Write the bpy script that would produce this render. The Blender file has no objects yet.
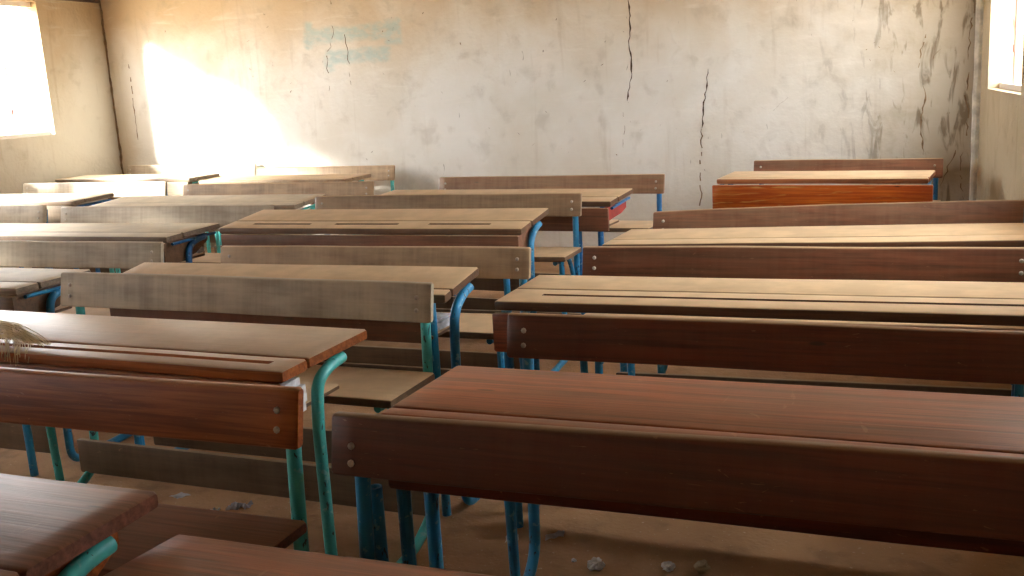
import bpy, bmesh, math, random
from mathutils import Vector, Matrix, noise

scene = bpy.context.scene
col = scene.collection

# ------------------------------------------------------------------ camera
FPX, PITCH, ROLL, CAMH, YAW = 995.918, 0.204624, -0.058815, 1.37257, 0.405
fw = Vector((0, math.cos(PITCH), -math.sin(PITCH)))
rt = Vector((1, 0, 0)); up = rt.cross(fw)
c_, s_ = math.cos(ROLL), math.sin(ROLL)
rt, up = rt*c_+up*s_, -rt*s_+up*c_
Rz = Matrix.Rotation(YAW, 3, 'Z')
rt, up, fw = Rz@rt, Rz@up, Rz@fw
CAM = Vector((0, 0, CAMH))
cam_d = bpy.data.cameras.new('camera')
cam_d.sensor_width = 36; cam_d.lens = 36*FPX/1024; cam_d.clip_start = .02
cam = bpy.data.objects.new('camera', cam_d); col.objects.link(cam)
cam.matrix_world = Matrix(((rt.x, up.x, -fw.x, CAM.x), (rt.y, up.y, -fw.y, CAM.y), (rt.z, up.z, -fw.z, CAM.z), (0, 0, 0, 1)))
scene.camera = cam

# ------------------------------------------------------------------ world, sun, exposure
w = bpy.data.worlds.new('overcast_sky'); scene.world = w; w.use_nodes = True
bg = w.node_tree.nodes['Background']
bg.inputs[0].default_value = (0.96, 0.98, 1.0, 1); bg.inputs[1].default_value = 10.0
sd = bpy.data.lights.new('sun', 'SUN'); sd.energy = 20; sd.angle = math.radians(9); sd.color = (1, .97, .92)
sun = bpy.data.objects.new('sun', sd); col.objects.link(sun)
el = math.radians(19)
sdir = Vector((.53*math.cos(el), .848*math.cos(el), -math.sin(el)))
sun.rotation_euler = sdir.to_track_quat('-Z', 'Y').to_euler()
sun.location = (-12, -6, 6)
vs = scene.view_settings
vs.view_transform = 'Standard'; vs.look = 'None'; vs.gamma = 1; vs.exposure = 0.76; vs.use_curve_mapping = False
scene.cycles.max_bounces = 10; scene.cycles.diffuse_bounces = 7; scene.cycles.glossy_bounces = 3

# ------------------------------------------------------------------ room dimensions (metres)
LB = (-7.313, 7.562)            # back left corner
RB = (0.258, 6.842)             # back right corner
DRX = .08                       # side walls splay
VF = -1.9                       # front wall (behind the camera)
ZT = 2.42

def ray(px, py):
    return (fw*FPX + rt*(px-512) - up*(py-288)).normalized()
def on_plane(px, py, P, n):
    d = ray(px, py); return CAM + d*(((Vector(P)-CAM).dot(n))/d.dot(n))
def on_floor(px, py, z=0):
    return on_plane(px, py, (0, 0, z), Vector((0, 0, 1)))

def lin(c):
    f = lambda v: (v/12.92 if v <= .04045 else ((v+.055)/1.055)**2.4)
    return tuple(f(v/255) for v in c)+(1,)

# ------------------------------------------------------------------ materials
class NT:
    def __init__(s, name):
        s.m = bpy.data.materials.new(name); s.m.use_nodes = True
        s.t = s.m.node_tree; s.b = s.t.nodes['Principled BSDF']
    def n(s, typ, ins=None, **kw):
        x = s.t.nodes.new(typ)
        for k, v in kw.items(): setattr(x, k, v)
        if ins:
            for k, v in ins.items():
                if isinstance(v, bpy.types.NodeSocket): s.t.links.new(v, x.inputs[k])
                else: x.inputs[k].default_value = v
        return x
    def mix(s, fac, a, b, blend='MIX'):
        x = s.t.nodes.new('ShaderNodeMix'); x.data_type = 'RGBA'; x.blend_type = blend
        for k, v in ((0, fac), (6, a), (7, b)):
            if isinstance(v, bpy.types.NodeSocket): s.t.links.new(v, x.inputs[k])
            else: x.inputs[k].default_value = v
        return x.outputs[2]
    def math(s, op, a, b=0.0, clamp=False):
        x = s.t.nodes.new('ShaderNodeMath'); x.operation = op; x.use_clamp = clamp
        for k, v in ((0, a), (1, b)):
            if isinstance(v, bpy.types.NodeSocket): s.t.links.new(v, x.inputs[k])
            else: x.inputs[k].default_value = v
        return x.outputs[0]
    def rng(s, v, a, b, c=0., d=1.):
        x = s.n('ShaderNodeMapRange', {0: v, 1: a, 2: b, 3: c, 4: d}); x.interpolation_type = 'SMOOTHSTEP'; return x.outputs[0]
    def noise(s, vec, scale, detail=4, dist=0., rough=.55):
        return s.n('ShaderNodeTexNoise', {'Vector': vec, 'Scale': scale, 'Detail': detail, 'Distortion': dist, 'Roughness': rough}).outputs[0]
    def mapping(s, vec, scale=(1, 1, 1), loc=(0, 0, 0)):
        return s.n('ShaderNodeMapping', {'Vector': vec, 'Scale': scale, 'Location': loc}).outputs[0]
    def bump(s, h, strength=.3, dist=.01):
        b = s.n('ShaderNodeBump', {'Height': h, 'Strength': strength, 'Distance': dist})
        s.t.links.new(b.outputs[0], s.b.inputs['Normal'])
    def set(s, k, v):
        if isinstance(v, bpy.types.NodeSocket): s.t.links.new(v, s.b.inputs[k])
        else: s.b.inputs[k].default_value = v

DUST = lin((226, 196, 154))
_wood = {}
def wood(dark, light, dtop=.8, dfront=.1, rough=.38, dust=None, streak=0):
    key = (dark, light, dtop, dfront, rough, dust, streak)
    if key in _wood: return _wood[key]
    t = NT('weathered_wood')
    tc = t.n('ShaderNodeTexCoord'); oi = t.n('ShaderNodeObjectInfo')
    off = t.n('ShaderNodeVectorMath', {0: oi.outputs['Random'], 1: (37.0, 91.0, 53.0)}, operation='MULTIPLY').outputs[0]
    p = t.n('ShaderNodeVectorMath', {0: tc.outputs['Object'], 1: off}, operation='ADD').outputs[0]
    g1 = t.noise(t.mapping(p, (.9, 16, 16)), 1.6, 7, 1.1, .6)
    g2 = t.noise(t.mapping(p, (2.5, 90, 90)), 1.3, 4, .4)
    big = t.noise(t.mapping(p, (1.2, 3, 3)), 1.0, 2)
    f = t.math('ADD', t.math('MULTIPLY', g1, .6), t.math('MULTIPLY', g2, .4))
    cr = t.mix(t.rng(f, .36, .64), lin(dark), lin(light))
    cr = t.mix(t.rng(big, .35, .7, 0, .45), cr, lin(tuple(v*.72 for v in dark)))
    # knots
    vo = t.n('ShaderNodeTexVoronoi', {'Vector': t.mapping(p, (1.6, 7, 7)), 'Scale': 1.7})
    kn = t.rng(vo.outputs['Distance'], .035, .075, .85, 0)
    cr = t.mix(kn, cr, lin((30, 18, 12)))
    # pale scratches
    sc = t.noise(t.mapping(p, (14, 3, 60)), 1.0, 2, 3.0)
    cr = t.mix(t.rng(sc, .70, .74, 0, .25), cr, lin((200, 150, 110)))
    if streak:
        st = t.noise(t.mapping(p, (3, 30, 30)), 1.2, 3, .5)
        cr = t.mix(t.rng(st, .56, .66, 0, streak), cr, lin((205, 150, 80)))
    nz = t.n('ShaderNodeSeparateXYZ', {0: tc.outputs['Normal']}).outputs[2]
    upf = t.rng(nz, .45, .9)
    dn = t.noise(p, 3.5, 5, .3); dn2 = t.noise(t.mapping(p, (2, 12, 12)), 2.2, 4)
    dn = t.math('ADD', t.math('MULTIPLY', dn, .5), t.math('MULTIPLY', dn2, .5))
    dt = t.math('MULTIPLY', t.rng(dn, .30, .55, .88, 1), dtop)
    vert = t.noise(t.mapping(p, (45, 1.5, 1.2)), 1.0, 3)
    df = t.math('MULTIPLY', t.rng(t.math('ADD', t.math('MULTIPLY', dn, .75), t.math('MULTIPLY', vert, .25)), .32, .60, .55, 1.2), dfront, True)
    fac = t.math('ADD', t.math('MULTIPLY', upf, dt), t.math('MULTIPLY', t.math('SUBTRACT', 1., upf), df), True)
    dcol = t.mix(t.rng(t.noise(p, 9, 4), .35, .65), lin(dust) if dust else DUST, tuple(v*.86 for v in (lin(dust) if dust else DUST)[:3])+(1,))
    t.set('Base Color', t.mix(fac, cr, dcol)); t.set('Specular IOR Level', .35)
    t.set('Roughness', t.math('ADD', rough, t.math('MULTIPLY', fac, .22), True))
    t.bump(t.math('ADD', g1, t.math('MULTIPLY', g2, .6)), .22, .004)
    _wood[key] = t.m
    return t.m

_paint = {}
def paint(c, rough=.42):
    if c in _paint: return _paint[c]
    t = NT('chipped_blue_paint'); tc = t.n('ShaderNodeTexCoord').outputs['Object']
    ch = t.noise(t.mapping(tc, (60, 60, 22)), 1, 4, .6)
    d = t.noise(t.mapping(tc, (9, 9, 5)), 1, 3)
    cc = t.mix(t.rng(d, .3, .7), lin(c), lin(tuple(v*.78 for v in c)))
    cc = t.mix(t.rng(ch, .63, .67, 0, .9), cc, lin((45, 34, 28)))
    cc = t.mix(t.rng(t.noise(tc, 45, 3), .6, .66, 0, .45), cc, lin((150, 190, 185)))
    t.set('Base Color', cc); t.set('Roughness', rough)
    _paint[c] = t.m; return t.m

def plain(name, c, rough=.6, metal=0, nz=0):
    t = NT(name)
    if nz:
        tc = t.n('ShaderNodeTexCoord').outputs['Object']
        t.set('Base Color', t.mix(t.rng(t.noise(tc, nz, 4), .3, .7), lin(c), lin(tuple(v*.8 for v in c))))
    else: t.set('Base Color', lin(c))
    t.set('Roughness', rough); t.set('Metallic', metal); return t.m

STEEL = plain('worn_bolt_steel', (190, 180, 165), .35, 1)
PAPER = plain('white_paper', (232, 232, 236), .8, 0, 30)
PLASTIC = plain('crumpled_clear_plastic', (205, 200, 192), .3, 0, 40)
STRAW = plain('dry_straw', (250, 230, 178), .7, 0, 8)
TIMBER = plain('dark_roof_timber', (92, 64, 52), .8, 0, 6)
MUD = plain('brown_mud_track', (138, 114, 84), .95, 0, 30)
CRACK = plain('dark_crack_fill', (88, 68, 48), .98, 0, 30)

def plaster(name, smear=None, tint=None):
    t = NT(name); p = t.n('ShaderNodeTexCoord').outputs['Object']
    sx = t.n('ShaderNodeSeparateXYZ', {0: p}); X, Y, Z = sx.outputs
    n1 = t.noise(p, 1.3, 5, .4); n2 = t.noise(p, 6, 6, .3); n3 = t.noise(p, 34, 5)
    c = t.mix(t.rng(n1, .35, .66), lin((230, 228, 220)), lin((218, 212, 198)))
    # ochre tint towards the top, washed down by rain
    ztop = t.rng(t.math('ADD', Z, t.math('MULTIPLY', n1, .9)), 1.9, 2.75)
    c = t.mix(t.math('MULTIPLY', ztop, .75), c, lin((198, 170, 128)))
    # grey brushed damp patches
    c = t.mix(t.rng(n2, .52, .72, 0, .28), c, lin((166, 156, 136)))
    br = t.noise(t.mapping(p, (.9, .9, 6)), 2.2, 5, .8)
    c = t.mix(t.rng(br, .56, .70, 0, .30), c, lin((236, 232, 222)))
    # damp lower band
    low = t.rng(t.math('ADD', Z, t.math('MULTIPLY', n2, .5)), .45, 1.25, 1, 0)
    c = t.mix(t.math('MULTIPLY', low, .40), c, lin((184, 172, 150)))
    # vertical run-off streaks
    vr = t.noise(t.mapping(p, (7, 7, .55)), 1.5, 5, .5)
    c = t.mix(t.rng(vr, .58, .74, 0, .20), c, lin((158, 138, 104)))
    # small dark nicks
    nk = t.noise(t.mapping(p, (22, 22, 9)), 1, 3, 1.2)
    c = t.mix(t.rng(nk, .72, .77, 0, .6), c, lin((110, 96, 78)))
    if smear:
        # browner towards the right end (near the corner), with darker stains
        gr = t.rng(t.math('ADD', X, t.math('MULTIPLY', n2, .7)), -.65, .45)
        c = t.mix(t.math('MULTIPLY', gr, .62), c, lin((146, 130, 98)))
        gs = t.rng(t.noise(t.mapping(p, (12, 12, 3)), 1.3, 6, .8), .53, .66)
        c = t.mix(t.math('MULTIPLY', t.math('MULTIPLY', gr, gs), .7), c, lin((96, 80, 54)))
        # faded blue brush marks
        def box(x0, x1, z0, z1, sh):
            xs = t.math('ADD', X, t.math('MULTIPLY', t.math('SUBTRACT', n2, .5), .10))
            zs = t.math('ADD', t.math('ADD', Z, t.math('MULTIPLY', t.math('SUBTRACT', n2, .5), .08)), t.math('MULTIPLY', X, sh))
            a = t.math('MULTIPLY', t.rng(xs, x0-.03, x0+.03), t.rng(xs, x1-.03, x1+.03, 1, 0))
            b = t.math('MULTIPLY', t.rng(zs, z0-.025, z0+.025), t.rng(zs, z1-.025, z1+.025, 1, 0))
            return t.math('MULTIPLY', a, b)
        acc = None
        for q in smear:
            m = box(*q); acc = m if acc is None else t.math('MAXIMUM', acc, m)
        tx = t.rng(t.noise(t.mapping(p, (14, 14, 30)), 1, 4), .3, .62, .35, 1)
        c = t.mix(t.math('MULTIPLY', t.math('MULTIPLY', acc, tx), .55), c, lin((160, 196, 196)))
    if tint: c = t.mix(.7, c, lin(tint), 'MULTIPLY')
    t.set('Base Color', c); t.set('Roughness', .93)
    t.bump(t.math('ADD', t.math('MULTIPLY', n2, 1.2), t.math('MULTIPLY', n3, .35)), .5, .02)
    return t.m

def dirt(name, a, b, sc=1.):
    t = NT(name); p = t.n('ShaderNodeTexCoord').outputs['Object']
    n1 = t.noise(p, 1.1*sc, 6, .5); n2 = t.noise(p, 9*sc, 5); n3 = t.noise(p, 70*sc, 3)
    c = t.mix(t.rng(n1, .35, .66), lin(a), lin(b))
    c = t.mix(t.rng(n2, .5, .72, 0, .4), c, lin(tuple(v*.68 for v in b)))
    c = t.mix(t.rng(n3, .66, .72, 0, .5), c, lin((220, 205, 180)))
    t.set('Base Color', c); t.set('Roughness', .95)
    t.bump(t.math('ADD', n2, t.math('MULTIPLY', n3, .3)), .5, .02); return t.m

# ------------------------------------------------------------------ mesh helpers
def finish(name, bm, mats, parent=None, smooth=True, loc=None):
    bmesh.ops.recalc_face_normals(bm, faces=bm.faces[:])
    me = bpy.data.meshes.new(name); bm.to_mesh(me); bm.free()
    for m in (mats if isinstance(mats, (list, tuple)) else [mats]): me.materials.append(m)
    if smooth:
        me.polygons.foreach_set('use_smooth', [True]*len(me.polygons))
        me.set_sharp_from_angle(angle=math.radians(32))
    o = bpy.data.objects.new(name, me); col.objects.link(o)
    if parent: o.parent = parent
    if loc: o.location = loc
    return o

def tag(o, label=None, cat=None, group=None, kind=None):
    if label: o['label'] = label
    if cat: o['category'] = cat
    if group: o['group'] = group
    if kind: o['kind'] = kind
    return o

def loft(bm, rings, closed=True, caps=True):
    vs = [[bm.verts.new(p) for p in r] for r in rings]
    n = len(rings[0])
    for a, b in zip(vs, vs[1:]):
        for i in range(n if closed else n-1):
            j = (i+1) % n
            bm.faces.new((a[i], a[j], b[j], b[i]))
    if caps:
        bm.faces.new(vs[0][::-1]); bm.faces.new(vs[-1])
    return vs

def rrect(y0, y1, z0, z1, r, tl=0., groove=None, zt=None):
    """rounded rectangle profile in (y, z); zt(y) offsets the height"""
    pts = []
    for cy, cz, a0 in ((y0+r, z0+r, 180), (y1-r, z0+r, 270), (y1-r, z1-r, 0), (y0+r, z1-r, 90)):
        if a0 == 90 and groove is not None:
            gy, gw, gd = groove
            pts += [(gy+gw/2, z1), (gy+gw/2-.002, z1-gd), (gy-gw/2+.002, z1-gd), (gy-gw/2, z1)]
        for k in range(4):
            a = math.radians(a0+30*k); pts.append((cy+r*math.cos(a), cz+r*math.sin(a)))
    return [(y, z+(zt(y) if zt else 0)) for y, z in pts]

def board(name, x0, x1, y0, y1, z0, z1, mat, parent, r=.005, zt=None, grooves=(), gy=0, wob=.0015, seed=0, bow=0, rz=0, lean=0, end=.006, label=None, taper=0):
    bm = bmesh.new()
    xs = set(x0+(x1-x0)*i/26 for i in range(27)) | {x0+end, x1-end}
    for a, b in grooves: xs |= {a-.004, a, b, b+.004}
    xs = sorted(xs)
    rings = []
    for x in xs:
        ins = min(x-x0, x1-x) < end*.5
        rr = r
        d = 0.
        for a, b in grooves:
            if a-1e-6 <= x <= b+1e-6: d = .009
        yc, zc = (y0+y1)/2, (z0+z1)/2
        f = (x-x0)/(x1-x0)
        prof = rrect(y0, y1, z0, z1, rr, zt=None, groove=(gy, .022, d) if grooves else None)
        k = .003 if ins else 0
        ring = []
        for y, z in prof:
            if ins:
                y += -k if y > yc else k; z += -k if z > zc else k
            wz = noise.noise(Vector((x*2.3, y*6, seed*7.1+3)))*wob
            wy = noise.noise(Vector((x*3.1, z*9, seed*5.3+9)))*wob
            zz = z+wz+bow*4*f*(1-f)+(zt(y) if zt else 0)
            yy = y+wy+lean*(z-zc)+rz*(x-(x0+x1)/2)
            ring.append((x, yy, zz))
        rings.append(ring)
    loft(bm, rings)
    o = finish(name, bm, mat, parent)
    if label: o['label'] = label
    return o

def smooth_path(pts, rad=.05, n=6):
    """round the corners of a polyline"""
    pts = [Vector(p) for p in pts]; out = [pts[0]]
    for a, b, c in zip(pts, pts[1:], pts[2:]):
        d1, d2 = (a-b), (c-b); r = min(rad, d1.length*.49, d2.length*.49)
        p, q = b+d1.normalized()*r, b+d2.normalized()*r
        for i in range(n+1):
            t = i/n; out.append(p*(1-t)**2+b*2*t*(1-t)+q*t*t)
    out.append(pts[-1]); return out

def tube(bm, pts, r, seg=10, hollow=False, flat=1.):
    pts = [Vector(p) for p in pts]
    rings = []; nrm = None
    for i, p in enumerate(pts):
        t = (pts[min(i+1, len(pts)-1)]-pts[max(i-1, 0)]).normalized()
        if nrm is None:
            nrm = t.orthogonal().normalized()
            if abs(t.x) < .9: nrm = (Vector((1, 0, 0))-t*t.x).normalized()
        nrm = (nrm-t*nrm.dot(t)).normalized(); bn = t.cross(nrm)
        rings.append([p+(nrm*math.cos(2*math.pi*k/seg)+bn*math.sin(2*math.pi*k/seg)*flat)*r for k in range(seg)])
    if hollow:
        t = (pts[-1]-pts[-2]).normalized(); c = pts[-1]
        rings.append([c+(v-c)*.78 for v in rings[-1]])
        rings.append([v-t*.03 for v in rings[-1]])
    loft(bm, rings)

# ------------------------------------------------------------------ the room
SMEAR = [(-4.80, -4.30, 1.93, 2.03, 0), (-4.92, -4.80, 1.83, 2.03, 0), (-4.42, -4.28, 1.93, 2.1, 0), (-4.75, -4.40, 1.72, 1.79, 0), (-4.76, -4.68, 1.62, 1.79, 0)]
nb = Vector((.095, 1, 0)).normalized()
BPT = (-6.35, 7.47, 0)
def bw(px, py): return on_plane(px, py, BPT, nb)
# the blue brush marks: a long bar with a drop on the left, a second bar below it
SMEAR = []
for x0, y0, x1, y1 in ((306, 30, 388, 38), (303, 24, 313, 48), (383, 20, 402, 44), (325, 52, 390, 60), (324, 56, 334, 72)):
    a, b = bw(x0, y0), bw(x1, y1)
    sh = 0
    SMEAR.append((a.x, b.x, b.z, a.z, sh))
WALL = plaster('whitewashed_plaster', None, (196, 186, 166)); WALLR = plaster('ochre_stained_plaster', None, (205, 182, 132)); WALLB = plaster('stained_whitewashed_plaster', SMEAR)

def prism(bm, quad, z0, z1, mi=0):
    lo = [bm.verts.new((x, y, z0)) for x, y in quad]; hi = [bm.verts.new((x, y, z1)) for x, y in quad]
    fs = [bm.faces.new(lo[::-1]), bm.faces.new(hi)]
    for i in range(4):
        j = (i+1) % 4; fs.append(bm.faces.new((lo[i], lo[j], hi[j], hi[i])))
    for f in fs: f.material_index = mi

def side_x(side, v):
    return (LB[0]+DRX*(LB[1]-v)) if side == 'l' else (RB[0]+DRX*(RB[1]-v))
def side_wall(name, side, v0, v1, holes, th=.22, zt=ZT):
    sg = -1 if side == 'l' else 1
    bm = bmesh.new()
    def q(a, b): return [(side_x(side, a), a), (side_x(side, b), b), (side_x(side, b)+sg*th, b), (side_x(side, a)+sg*th, a)]
    cur = v0
    for a, b, z0, z1 in sorted(holes):
        prism(bm, q(cur, a), 0, zt); prism(bm, q(a, b), 0, z0); prism(bm, q(a, b), z1, zt); cur = b
    prism(bm, q(cur, v1), 0, zt)
    return tag(finish(name, bm, WALL if side == 'l' else WALLR, smooth=False), kind='structure')

LWIN = [(4.6, 6.75, 1.14, 2.29), (2.5, 4.35, 1.14, 2.06), (-1.2, .5, 1.14, 2.22)]
RWIN = [(5.34, 6.49, 1.17, 2.2), (2.9, 4.1, 1.19, 2.2)]
side_wall('wall_left', 'l', VF, LB[1]+.02, LWIN)
side_wall('wall_right', 'r', VF, RB[1]+.02, RWIN, th=.11)

# back wall, with its cracks and mud tracks as raised irregular ribbons
bm = bmesh.new()
dv = Vector((RB[0]-LB[0], RB[1]-LB[1])).normalized(); nn = Vector((-dv.y, dv.x))
A0 = Vector(LB)-dv*.25; B0 = Vector(RB)+dv*.25
prism(bm, [tuple(A0), tuple(B0), tuple(B0+nn*.22), tuple(A0+nn*.22)], 0, ZT)
rnd = random.Random(5)
def crack(pts, wd, mi, jit=1.6, gaps=0.):
    P = []
    for (x0, y0), (x1, y1) in zip(pts, pts[1:]):
        n = max(2, int(math.hypot(x1-x0, y1-y0)/4))
        for i in range(n): P.append((x0+(x1-x0)*i/n+rnd.uniform(-jit, jit)*.5, y0+(y1-y0)*i/n))
    P.append(pts[-1])
    prev = None
    for i, (x, y) in enumerate(P):
        c = bw(x, y); h = wd*.55*rnd.uniform(.35, 1.3)*(.3 if i in (0, len(P)-1) else 1)
        d = Vector((dv.x, dv.y, 0)); nrm = Vector((nn.x, nn.y, 0))
        row = [bm.verts.new(c-d*h+nrm*.004), bm.verts.new(c-d*h*.5-nrm*min(.008, h*.6)), bm.verts.new(c+d*h*.5-nrm*min(.008, h*.6)), bm.verts.new(c+d*h+nrm*.004)]
        if prev and rnd.random() > gaps:
            for k in range(3):
                f = bm.faces.new((prev[k], prev[k+1], row[k+1], row[k])); f.material_index = mi
        prev = row
crack([(627, -6), (630, 20), (629, 45), (632, 62), (631, 78), (627, 101)], .013, 2)
crack([(708, 69), (706, 90), (703, 110), (702, 128)], .012, 2)
crack([(702, 128), (700, 160), (701, 185), (699, 214)], .010, 1, 3, .35)
crack([(926, 34), (921, 50), (918, 72)], .010, 1, 2.5, .2)
crack([(924, 86), (926, 96), (922, 112), (921, 130), (924, 152)], .013, 1, 2)
crack([(974, 5), (970, 30), (968, 60)], .010, 1, 3, .25)
crack([(969, 72), (966, 95), (968, 118), (966, 140)], .011, 1, 3, .2)
crack([(955, 150), (950, 162), (945, 176), (940, 186)], .012, 1, 3)
crack([(962, 152), (960, 175), (964, 200)], .009, 1, 3, .2)
crack([(941, 48), (934, 56), (932, 60)], .006, 1, 2)
crack([(128, 64), (132, 86), (134, 110), (138, 140)], .011, 1, 1.5, .1)
crack([(789, 97), (780, 104), (773, 111)], .006, 1, 2, .2)
crack([(331, 0), (333, 30), (327, 60), (331, 95)], .007, 1, 3, .45)
crack([(345, 30), (349, 60), (351, 85)], .006, 1, 3, .5)
crack([(624, 108), (624, 130), (623, 148)], .004, 1, 2, .4)
for k in range(46):                      # scattered chips
    x, y = rnd.uniform(140, 960), rnd.uniform(8, 200)
    crack([(x, y), (x+rnd.uniform(-3, 3), y+rnd.uniform(1, 3))], rnd.uniform(.004, .011), 1, .5)
tag(finish('wall_back', bm, [WALLB, MUD, CRACK], smooth=False), kind='structure')

# front wall behind the camera
xl, xr = side_x('l', VF)-.22, side_x('r', VF)+.22
bm = bmesh.new()
def fq(a, b): return [(a, VF-.22), (b, VF-.22), (b, VF), (a, VF)]
for a, b, z0, z1 in ((xl, xr, 0, ZT),): prism(bm, fq(a, b), z0, z1)
tag(finish('wall_front', bm, WALL, smooth=False), kind='structure')

bm = bmesh.new()
prism(bm, [(xl, VF-.22), (xr, VF-.22), (RB[0]+.5, 7.95), (LB[0]-.5, 7.95)], -.12, 0)
tag(finish('floor', bm, dirt('earth_floor', (190, 150, 108), (158, 120, 84)), smooth=False), kind='structure')
bm = bmesh.new()
prism(bm, [(xl, VF-.22), (xr, VF-.22), (RB[0]+.5, 7.95), (LB[0]-.5, 7.95)], ZT, ZT+.06)
tag(finish('ceiling', bm, plain('brown_ceiling_boards', (150, 124, 98), .85, 0, 4), smooth=False), kind='structure')
bm = bmesh.new()
prism(bm, [(-60, -60), (60, -60), (60, 60), (-60, 60)], -.3, -.14)
tag(finish('ground', bm, dirt('sandy_yard', (226, 206, 172), (206, 182, 146), .4), smooth=False), kind='structure')

# timber wall plate along the left wall top, rounded plaster fillet in the right corner, gap filler in the left one
bm = bmesh.new()
rings = []
for i in range(30):
    v = VF+(LB[1]-.03-VF)*i/29; x = side_x('l', v)
    j = noise.noise(Vector((v*1.7, 0, 4)))*.012
    rings.append([(x-.02, v, 2.315+j), (x+.035, v, 2.32+j), (x+.04, v, ZT), (x-.02, v, ZT)])
loft(bm, rings); tag(finish('trim_1', bm, TIMBER, smooth=False), kind='structure')
bm = bmesh.new(); rings = []
for i in range(40):
    z = ZT*i/39; j = noise.noise(Vector((z*5, 2, 1)))*.006
    cx, cy = RB[0]-.004, RB[1]-.008
    rings.append([(cx+.035*math.cos(a)+j, cy+.03*math.sin(a)-.0, z) for a in [math.radians(k) for k in (90, 140, 180, 215, 250, 290, 330, 0, 45)]])
loft(bm, rings); tag(finish('trim_2', bm, plain('pale_plaster_fillet', (238, 234, 218), .9, 0, 12)), kind='structure')
bm = bmesh.new(); rings = []
for i in range(90):
    z = ZT*i/89; j = noise.noise(Vector((z*7, 5, 1)))*.010; h = .007+abs(noise.noise(Vector((z*11, 1, 7))))*.010
    cx, cy = LB[0]+.014+j, LB[1]-.010
    rings.append([(cx+h*math.cos(a), cy+h*math.sin(a), z) for a in [math.radians(60*k) for k in range(6)]])
loft(bm, rings); tag(finish('trim_3', bm, MUD, smooth=False), kind='structure')

# windows: open holes with timber lintels and thin bars
def window(n, side, hole):
    a, b, z0, z1 = hole; sg = -1 if side == 'l' else 1
    x = lambda v, d: side_x(side, v)+sg*d
    bm = bmesh.new()
    prism(bm, [(x(a-.1, -.012), a-.1), (x(b-.42, -.012), b-.42), (x(b-.42, .1), b-.42), (x(a-.1, .1), a-.1)], 2.2 if n == 1 else z1, 2.2+.1 if n == 1 else z1+.1)
    root = tag(finish('window_%d' % n, bm, TIMBER, smooth=False), kind='structure')
    bm = bmesh.new()
    q = lambda s, e: [(x(s, .06), s), (x(e, .06), e), (x(e, .10), e), (x(s, .10), s)]
    prism(bm, q(a, b), z1-.045, z1-.0); prism(bm, q(a, a+.045), z0, z1-.045)
    prism(bm, q(a+.045, b), z0, z0+.03)
    finish('window_frame', bm, plain('glare_pale_frame', (214, 206, 196), .6), root, smooth=False)  # frame colour set pale to stand in for the opening's overexposed glare
    k = 3 if side == 'l' else 2
    for i in range(k):
        v = b-.38-(b-a-.5)*i/(k-.5); bm = bmesh.new()
        tube(bm, [(x(v, .08), v, z0+.03), (x(v, .08), v+.004, (z0+z1)/2), (x(v, .08), v, z1-.045)], .008, 8)
        tube(bm, [(x(v, .08), v, z0+.2), (x(v, .08), v, z0+.24)], .014, 8)
        tube(bm, [(x(v, .08), v, z1-.24), (x(v, .08), v, z1-.2)], .014, 8)
        finish('window_bar', bm, plain('pink_primer_bar', (196, 140, 128), .6), root)
for i, h in enumerate(LWIN): window(i+1, 'l', h)
for i, h in enumerate(RWIN): window(i+4, 'r', h)

# ------------------------------------------------------------------ desk benches
RED = ((104, 40, 20), (182, 86, 48)); DRED = ((66, 20, 10), (108, 40, 22)); RBK = ((80, 36, 24), (130, 70, 48)); PLM = ((92, 54, 44), (142, 90, 74)); BRN = ((66, 40, 28), (106, 68, 48))
ORG = ((122, 58, 24), (182, 102, 48)); GRY = ((78, 58, 44), (128, 104, 84)); ORB = ((168, 66, 10), (222, 116, 30))
TQ = (86, 204, 200); BL = (46, 146, 196); DB = (34, 112, 172)
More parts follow.
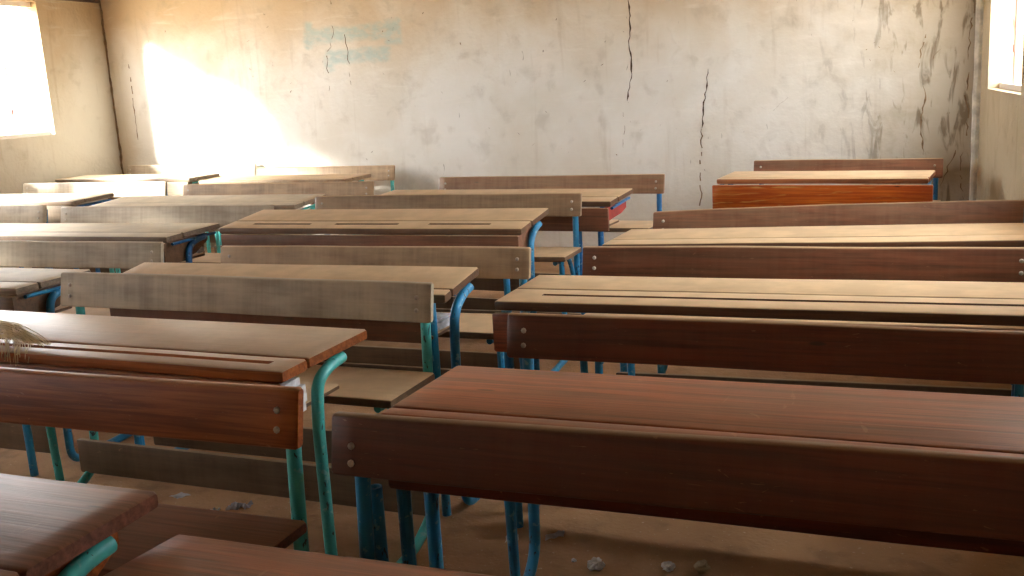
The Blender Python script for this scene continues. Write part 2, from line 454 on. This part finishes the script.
# name: x, y, yaw, length, desk width, backrest offset, backrest top, dz, slope, drop of the far edge, backrest height,
#       extra backrest yaw, split of top, grooves, woods (top, panel, backrest) as (tones, dust top, dust front), paint, side board
G3 = ((-.62, -.31), (-.17, .15), (.31, .60))
UNITS = {
'A': (-1.861,0.751,0.0164,1.487,0.379,0.784,0.794,0.0109,0.0047,-0.0037, .118, 0, .30, (), (PLM, .15, .03), (ORG, .3, .0), (ORG, .3, .0), TQ, 1),
'B': (-2.092,1.802,0.0063,1.464,0.385,0.768,0.794,0.0074,-0.0045,-0.0029, .118, 0, .28, ((-.45, .66),), (ORG, .78, .05), (ORG, .3, .0), (GRY, .7, .62), TQ, 0),
'C': (-2.059,2.645,-0.0056,1.405,0.252,0.697,0.773,-0.0050,0.0064,-0.0379, .116, 0, .20, (), (BRN, .95, .06), (DRED, .5, .12), (BRN, .8, .55), BL, 0),
'D': (-2.365,3.828,0.0256,1.544,0.366,0.862,0.794,0.0143,-0.0036,-0.0375, .116, 0, .37, G3, (BRN, .95, .10), (RBK, .6, .12), (BRN, .8, .34), BL, 1),
'E': (-2.229,4.812,-0.0696,1.502,0.335,0.868,0.790,0.0062,0.0018,-0.0238, .112, 0, .34, (), (BRN, .95, .06), (RBK, .6, .08), (RBK, .8, .30), DB, 2),
'F': (-0.328,0.739,-0.0074,1.487,0.371,0.813,0.777,-0.0023,0.0191,0.0179, .118, 0, .30, (), (RED, .20, .03), (DRED, .2, .02), (DRED, .35, .05), BL, 0),
'G': (-0.254,1.643,0.0327,1.485,0.379,0.718,0.779,-0.0080,-0.0050,0.0113, .114, 0, .13, (), (RED, .22, .04), (DRED, .3, .02), (DRED, .5, .05), BL, 0),
'H': (-0.439,2.640,-0.0010,1.507,0.364,0.828,0.770,-0.0098,0.0071,-0.0062, .112, 0, .47, ((-.63, .66),), (BRN, .97, .04), (RED, .3, .06), (RBK, .6, .10), BL, 0),
'I': (-0.396,3.651,-0.0164,1.567,0.379,0.785,0.772,-0.0028,0.0221,0.0003, .118, .055, .30, (), (BRN, .97, .05), (DRED, .5, .08), (RBK, .5, .16), BL, 0),
'J': (-0.591,5.804,-0.0930,1.153,0.368,0.853,0.776,-0.0100,-0.0024,-0.0049, .118, 0, .12, (), (ORG, .97, .1), (ORB, .6, .02), (RBK, .7, .14), DB, 0),
'K': (-4.073,3.631,-0.0063,1.545,0.387,0.829,0.788,0.0009,0.0024,-0.0069, .112, 0, .30, (), (GRY, .95, .10), (BRN, .5, .12), (GRY, .7, .5), DB, 1),
'L': (-4.114,4.721,0.0041,1.545,0.335,0.895,0.782,0.0057,-0.0010,-0.0218, .112, 0, .30, (), (GRY, .95, .25), (GRY, .5, .25), (BRN, .8, .5), TQ, 0),
'M': (-6.040,5.003,-0.0372,1.507,0.370,0.869,0.784,0.0075,0.0010,-0.0101, .112, 0, .30, (), (GRY, .92, .15), (GRY, .5, .25), (GRY, .7, .5), DB, 1),
'N': (-4.683,6.327,-0.0015,1.351,0.386,0.751,0.778,-0.0115,-0.0051,0.0018, .120, 0, .30, (), (BRN, .95, .4), (BRN, .5, .3), (BRN, .8, .6), TQ, 0),
'O': (-6.351,6.517,-0.0431,1.540,0.368,0.838,0.788,0.0043,-0.0046,-0.0003, .112, 0, .30, (), (GRY, .92, .15), (GRY, .5, .25), (GRY, .7, .5), TQ, 1),
'P': (-3.787,2.528,0.0307,1.486,0.370,0.787,0.783,-0.0042,-0.0018,0.0022, .116, 0, .30, (), (GRY, .95, .10), (BRN, .5, .10), (GRY, .7, .55), BL, 1),
'Q': (-5.910,3.821,-0.0030,1.486,0.371,0.822,0.779,-0.0037,-0.0027,-0.0064, .112, 0, .30, (), (GRY, .9, .3), (GRY, .5, .3), (GRY, .7, .5), DB, 1),
}
LABELS = {
'A': 'desk bench in the bottom left corner with glossy brown top and orange-brown backrest',
'B': 'desk bench with straw on its left end and grey scratched backrest',
'C': 'dusty desk bench directly behind the grey scratched backrest, papers in its open shelf',
'D': 'dusty tan desk bench mid-room whose desktop has three short pen grooves',
'E': 'desk bench nearest the middle of the back wall, under the long crack',
'F': 'desk bench at the bottom centre with plain red-brown desktop and dark red backrest',
'G': 'desk bench with glossy bare red-brown top, split along its front edge, in the right front',
'H': 'dusty desk bench at the right with one long pen groove running along its tan desktop',
'I': 'dusty desk bench at right whose backrest rises crookedly toward the right wall',
'J': 'short desk bench with scratched bright orange front board at the back right near the wall',
'K': 'grey-brown desk bench at left with dark side board and white wad at its end',
'L': 'pale dusty desk bench left of centre, second in its column from the back wall',
'M': 'desk bench by the left wall below the window, sunlit backrest with brown shaded end',
'N': 'dusty desk bench against the back wall just right of the bright sun patch',
'O': 'desk bench in the back left corner of the room, sunlit desktop and backrest',
'P': 'desk bench cut by left edge, pale top with blue rail and curved tube below',
'Q': 'desk bench at the far left edge of which only the grey backrest end shows',
}

def make_unit(key):
    (x, y, yaw, L, W, G, hb, dz, sl, drop, ph, byaw, split, grooves, wt, wp, wb, pc, sideb) = UNITS[key]
    sd_ = ord(key)
    root = bpy.data.objects.new('school_desk_bench', None); col.objects.link(root)
    root.empty_display_size = .2
    tag(root, LABELS[key], 'school desk', 'wooden desk benches standing in rows')
    root.location = (x, y, 0); root.rotation_euler = (0, 0, yaw)
    h = L/2; zf = -dz
    T = lambda s: wood(s[0][0], s[0][1], s[1], s[2], dust=(224, 210, 180) if s[0] is GRY else None)
    mt, mp, mb = T(wt), T(wp), T(wb)
    if key == 'B': mt = wood(ORG[0], ORG[1], .82, .08, rough=.20, dust=(206, 186, 158))
    if key == 'J': mp = wood(ORB[0], ORB[1], .6, .02, streak=.85)
    ms = wood(BRN[0], BRN[1], .92, .15); mk = wood((52, 34, 26), (84, 58, 44), .5, .12)
    P = paint(pc)
    zd = .75+dz
    S = lambda o: o
    # vertical shift caused by the uneven floor
    def kz(z): return z+dz
    ys = W*split
    zt1 = lambda b: -drop*max(0, b)/W
    def slope(o):
        me = o.data
        for v in me.vertices: v.co.z += sl*v.co.x
    parts = []
    parts.append(board('pen_ledge', -h, h, 0, ys-.0015, kz(.72), kz(.75), mt, root, zt=zt1, grooves=grooves, gy=ys*.55, seed=sd_, r=.007))
    parts.append(board('desktop', -h+.001, h+.002, ys+.0015, W, kz(.722), kz(.7505), mt, root, zt=zt1, seed=sd_+1, r=.006))
    pz0 = .595 if key != 'J' else .545
    a = h+{'H': .006, 'J': .025, 'C': -.06}.get(key, -.012)
    parts.append(board('front_panel', -a, a, -.010, .012, kz(pz0), kz(.714 if key in 'HEJ' else .7195), mp, root, seed=sd_+2, r=.004))
    parts.append(board('book_shelf', -h+.06, h-.06, .014, W-.06, kz(pz0+.005), kz(pz0+.02), ms, root, seed=sd_+3, r=.003))
    for sg in (-1, 1):
        if sideb:
            bm = bmesh.new(); xo = sg*(h-(.03 if sideb == 2 else .052))
            t = .009
            zb = .05 if sideb == 2 else 0
            pr = [(.016, kz(pz0+zb)), (W*.62, kz(pz0+.035+zb*.6)), (W-.05, kz(.680)), (W-.05, kz(.715)), (.016, kz(.715))]
            loft(bm, [[(xo-t, b, z) for b, z in pr], [(xo+t, b, z) for b, z in pr]])
            parts.append(finish('side_board', bm, plain('red_painted_board', (168, 58, 48), .6, 0, 20) if sideb == 2 else mp, root))
    sz = .485 if key == 'F' else .522
    parts.append(board('seat', -h+.005, h-.005, G-.285, G-.008, kz(sz-.026), kz(sz), wood(PLM[0], PLM[1], .12, .03) if key == 'A' else ms, root, seed=sd_+4, r=.006))
    # backrest
    zc = hb+dz-ph/2
    bk = board('backrest', -h, h, G-.012, G+.012, hb+dz-ph, hb+dz, mb, root, seed=sd_+5, r=.007, lean=.20, rz=byaw, wob=.003, bow=.006 if key == 'I' else 0)
    parts.append(bk)
    for sg in (-1, 1):
        for zz in ((-.033, .0) if key == 'F' else (-.022, .016)):
            bm = bmesh.new()
            cx, cz = sg*(h-.047), zc+zz
            cy = G-.012+.2*zz+byaw*cx
            rings = [[(cx+r_*math.cos(k*.7854), cy-d_, cz+r_*math.sin(k*.7854)) for k in range(8)] for r_, d_ in ((.0075, -.002), (.0072, .002), (.005, .0042), (.0015, .005))]
            loft(bm, rings)
            b_ = finish('bolt', bm, STEEL, bk); slope(b_)
    # floor foot planks on edge
    fb = {'C': .17, 'D': .03}.get(key, .085)
    for b0, z1 in (() if key in 'FG' else ((fb, .205), (G-.045, .30 if key == 'C' else .20))):
        o = board('foot_plank', -h+.012, h-.012, b0-.009, b0+.009, z1-.125, z1, mk, root, seed=sd_+int(b0*50), r=.004); parts.append(o)
    # tubes
    rr = .0155
    for sg in (-1, 1):
        xo = sg*(h-(.12 if key == 'E' else .022)); xp = sg*(h-.042)
        bm = bmesh.new()
        be = min(.29, W-.03); jb = be-.135
        path = smooth_path([(xo, be, kz(.700)-drop*.7), (xo, be-.05, kz(.697)-drop*.5), (xo, jb+.015, kz(.675)), (xo, jb, kz(.56)), (xo, jb, .40), (xo, jb, .017), (xo, jb+.2, .017), (xp, G-.14, .017), (xp, G-.004, .09), (xp, G+.012, .40), (xp, G+.026, kz(hb-ph)), (xp, G+.040, kz(hb-.03))], .06, 6)
        # keep rear post straight against the back of the backrest
        tube(bm, path, rr, 12); parts.append(finish('side_frame', bm, P, root))
        bm = bmesh.new(); tube(bm, [(xo-(sg*{'C': .045, 'B': .13}.get(key, 0 if key in 'FGHJ' else .07)), .034, 0.004), (xo-(sg*{'C': .045, 'B': .13}.get(key, 0 if key in 'FGHJ' else .07)), .034, .3), (xo-(sg*{'C': .045, 'B': .13}.get(key, 0 if key in 'FGHJ' else .07)), .034, kz(.714))], rr*.95, 10)
        parts.append(finish('front_leg', bm, P, root)) if key != 'B' else bm.free()
        bm = bmesh.new(); tube(bm, [(xo-sg*.03, G-.20, kz(sz-.027)), (xo-sg*.03, G-.19, .3), (xo-sg*.03, G-.18, .004)], rr*.9, 10)
        parts.append(finish('seat_leg', bm, P, root))
        bm = bmesh.new(); tube(bm, smooth_path([(xp-sg*.022, G-.26, kz(sz-.038)), (xp-sg*.022, G-.06, kz(sz-.038)), (xp-sg*.022, G-.01, kz(sz-.10)), (xp-sg*.01, G+.004, kz(sz-.2))], .07, 6), rr*.75, 10)
        parts.append(finish('seat_bracket', bm, P, root))
        bm = bmesh.new(); tube(bm, [(sg*(h-.012), .05, kz(.706)), (sg*(h-.012), W-.03, kz(.706)-drop*.9)], .009, 8, flat=.8)
        parts.append(finish('desk_rail', bm, P, root)) if key in 'PMELOK' else bm.free()
        if key in 'F':
            bm = bmesh.new(); tube(bm, [(xp+sg*0, G+.066, 0.0), (xp+sg*0, G+.066, .3), (xp, G+.066, .60)], rr*.95, 12, hollow=True)
            parts.append(finish('tube_stub', bm, P, root))
    for o in parts: slope(o)
    return root

ROOT = {k: make_unit(k) for k in UNITS}

# ------------------------------------------------------------------ loose things
def sheet(name, px, py, z, sz, mat, label, cat, seed, flat=.35, group=None, asp=1.):
    r = random.Random(seed); c = on_floor(px, py, z)
    bm = bmesh.new(); n = 7; g = []
    ang = r.uniform(0, 3.14)
    for i in range(n):
        row = []
        for j in range(n):
            u, v = (i/(n-1)-.5), (j/(n-1)-.5)
            k = 1-.35*abs(noise.noise(Vector((u*3, v*3, seed))))
            X, Y = u*sz*k+v*sz*.3, v*sz*asp*k
            zz = abs(noise.noise(Vector((u*4+seed, v*4, 2))))*sz*flat+.002
            row.append(bm.verts.new((X*math.cos(ang)-Y*math.sin(ang), X*math.sin(ang)+Y*math.cos(ang), zz)))
        g.append(row)
    for i in range(n-1):
        for j in range(n-1): bm.faces.new((g[i][j], g[i+1][j], g[i+1][j+1], g[i][j+1]))
    bmesh.ops.solidify(bm, geom=bm.faces[:], thickness=.0012)
    mn = min(v.co.z for v in bm.verts)
    for v in bm.verts: v.co.z -= mn
    o = finish(name, bm, mat, loc=(c.x, c.y, z+.0005))
    return tag(o, label, cat, group)
def wad(name, c, sz, mat, label, cat, seed, sq=.7):
    bm = bmesh.new(); bmesh.ops.create_icosphere(bm, subdivisions=3, radius=sz)
    for v in bm.verts:
        k = 1+.5*noise.noise(v.co*(1.9/sz)+Vector((seed, 0, 0)))+.2*noise.noise(v.co*(5/sz))
        v.co = Vector((v.co.x*k, v.co.y*k, v.co.z*k*sq))
    mn = min(v.co.z for v in bm.verts)
    for v in bm.verts: v.co.z -= mn
    o = finish(name, bm, mat, loc=tuple(c)); o.data.set_sharp_from_angle(angle=.3)
    return tag(o, label, cat)

def fl(px, py): return on_floor(px, py, 0)
sheet('paper_scrap', 555, 536, 0, .065, PAPER, 'larger white torn paper scrap on the floor beneath the dark red backrest', 'paper scrap', 3, .2, asp=.6)
sheet('paper_scrap', 512, 539, 0, .045, PAPER, 'small pinkish white paper scrap left of the blue leg pair on the floor', 'paper scrap', 8, .4, asp=.8)
wad('plastic_wad', fl(596, 570), .022, PLASTIC, 'crumpled clear plastic wad on the earth floor below the dark red backrest', 'litter', 4)
wad('paper_pellet', fl(574, 562), .007, PAPER, 'tiny white paper pellet beside the clear plastic wad', 'litter', 9)
sheet('plastic_wrapper', 240, 508, 0, .075, PAPER, 'whitish crumpled wrapper on the floor behind the orange-brown backrest', 'litter', 14, .5, asp=.5)
sheet('paper_scrap', 214, 512, 0, .035, PAPER, 'small pale scrap just left of the crumpled wrapper on the floor', 'paper scrap', 21, .5)
sheet('paper_scrap', 180, 496, 0, .05, PAPER, 'faint pale scrap behind the nearest left backrest, left of the wrapper', 'paper scrap', 23, .2)
sheet('paper_scrap', 566, 237, 0, .10, PAPER, 'white scrap on the far floor between two blue posts', 'paper scrap', 31, .6)
wad('pebble', fl(702, 572), .02, plain('tan_clod', (170, 150, 120), .9), 'tan clod on the floor at the bottom of the picture right of the plastic wad', 'clod', 12)
wad('plastic_wad', fl(668, 571), .018, PLASTIC, 'pale crumpled bit beside the tan clod on the floor', 'litter', 17)

def unit_pt(k, a, b, z):
    u = UNITS[k]; c, s = math.cos(u[2]), math.sin(u[2])
    return Vector((u[0]+a*c-b*s, u[1]+a*s+b*c, z+u[7]+u[8]*a))
def shelf_paper(k, a, b, z, sx, sy, sz, label, seed):
    bm = bmesh.new(); r = random.Random(seed)
    for i in range(4):
        ox, oy = r.uniform(-.006, .006), r.uniform(-.01, .01)
        prism(bm, [(-sx/2+ox, -sy/2+oy), (sx/2+ox, -sy/2+oy), (sx/2+ox, sy/2+oy), (-sx/2+ox, sy/2+oy)], sz*i/4+.0008*i, sz*(i+1)/4)
    p = unit_pt(k, a, b, z); o = finish('paper_stack', bm, PAPER, loc=tuple(p)); o.rotation_euler = (0, 0, UNITS[k][2]+r.uniform(-.1, .1))
    return tag(o, label, 'papers')
shelf_paper('C', .58, .11, .6165, .12, .10, .035, 'white papers poking from the open shelf end of the desk behind the grey backrest', 3)
shelf_paper('B', .67, .065, .6165, .08, .09, .085, 'white papers under the right end of the desktop with the straw bundle', 5)
wad('paper_wad', unit_pt('K', .70, .31, .6), .02, PAPER, 'white wad at the right end of the grey-brown desk on the left', 'litter', 31)
for o in col.objects:
    if o.name.startswith('paper_wad'): o.location.z = .617

# straw bundle lying over the front edge of desk B, its tips hanging down
r = random.Random(11); bm = bmesh.new()
u = UNITS['B']
for i in range(70):
    tx, ty = r.uniform(8, 46), r.uniform(355, 372)
    k = r.random()
    s = unit_pt('B', -.50-.1*r.random(), .12+.10*k, .772+.016*r.random())
    m = unit_pt('B', -.26+.05*r.random(), .05+.10*k, .772+.016*r.random())
    a_end = -.15+.10*r.random()
    e1 = unit_pt('B', a_end-.03, .03+.05*k+r.uniform(-.01, .01), .768+.012*r.random())
    e2 = unit_pt('B', a_end+.02, -.018+.05*k*r.random()-.004, .755+r.uniform(-.045, .005)*(1-k)+.012*k)
    if k > .4: e2 = unit_pt('B', a_end+.03, .01+.05*k, .760)
    tube(bm, smooth_path([s, m, e1, e2], .04, 3), .0011, 4)
tag(finish('straw_bundle', bm, STRAW), 'bundle of dry straw lying over the left front edge of a dusty desktop', 'straw')
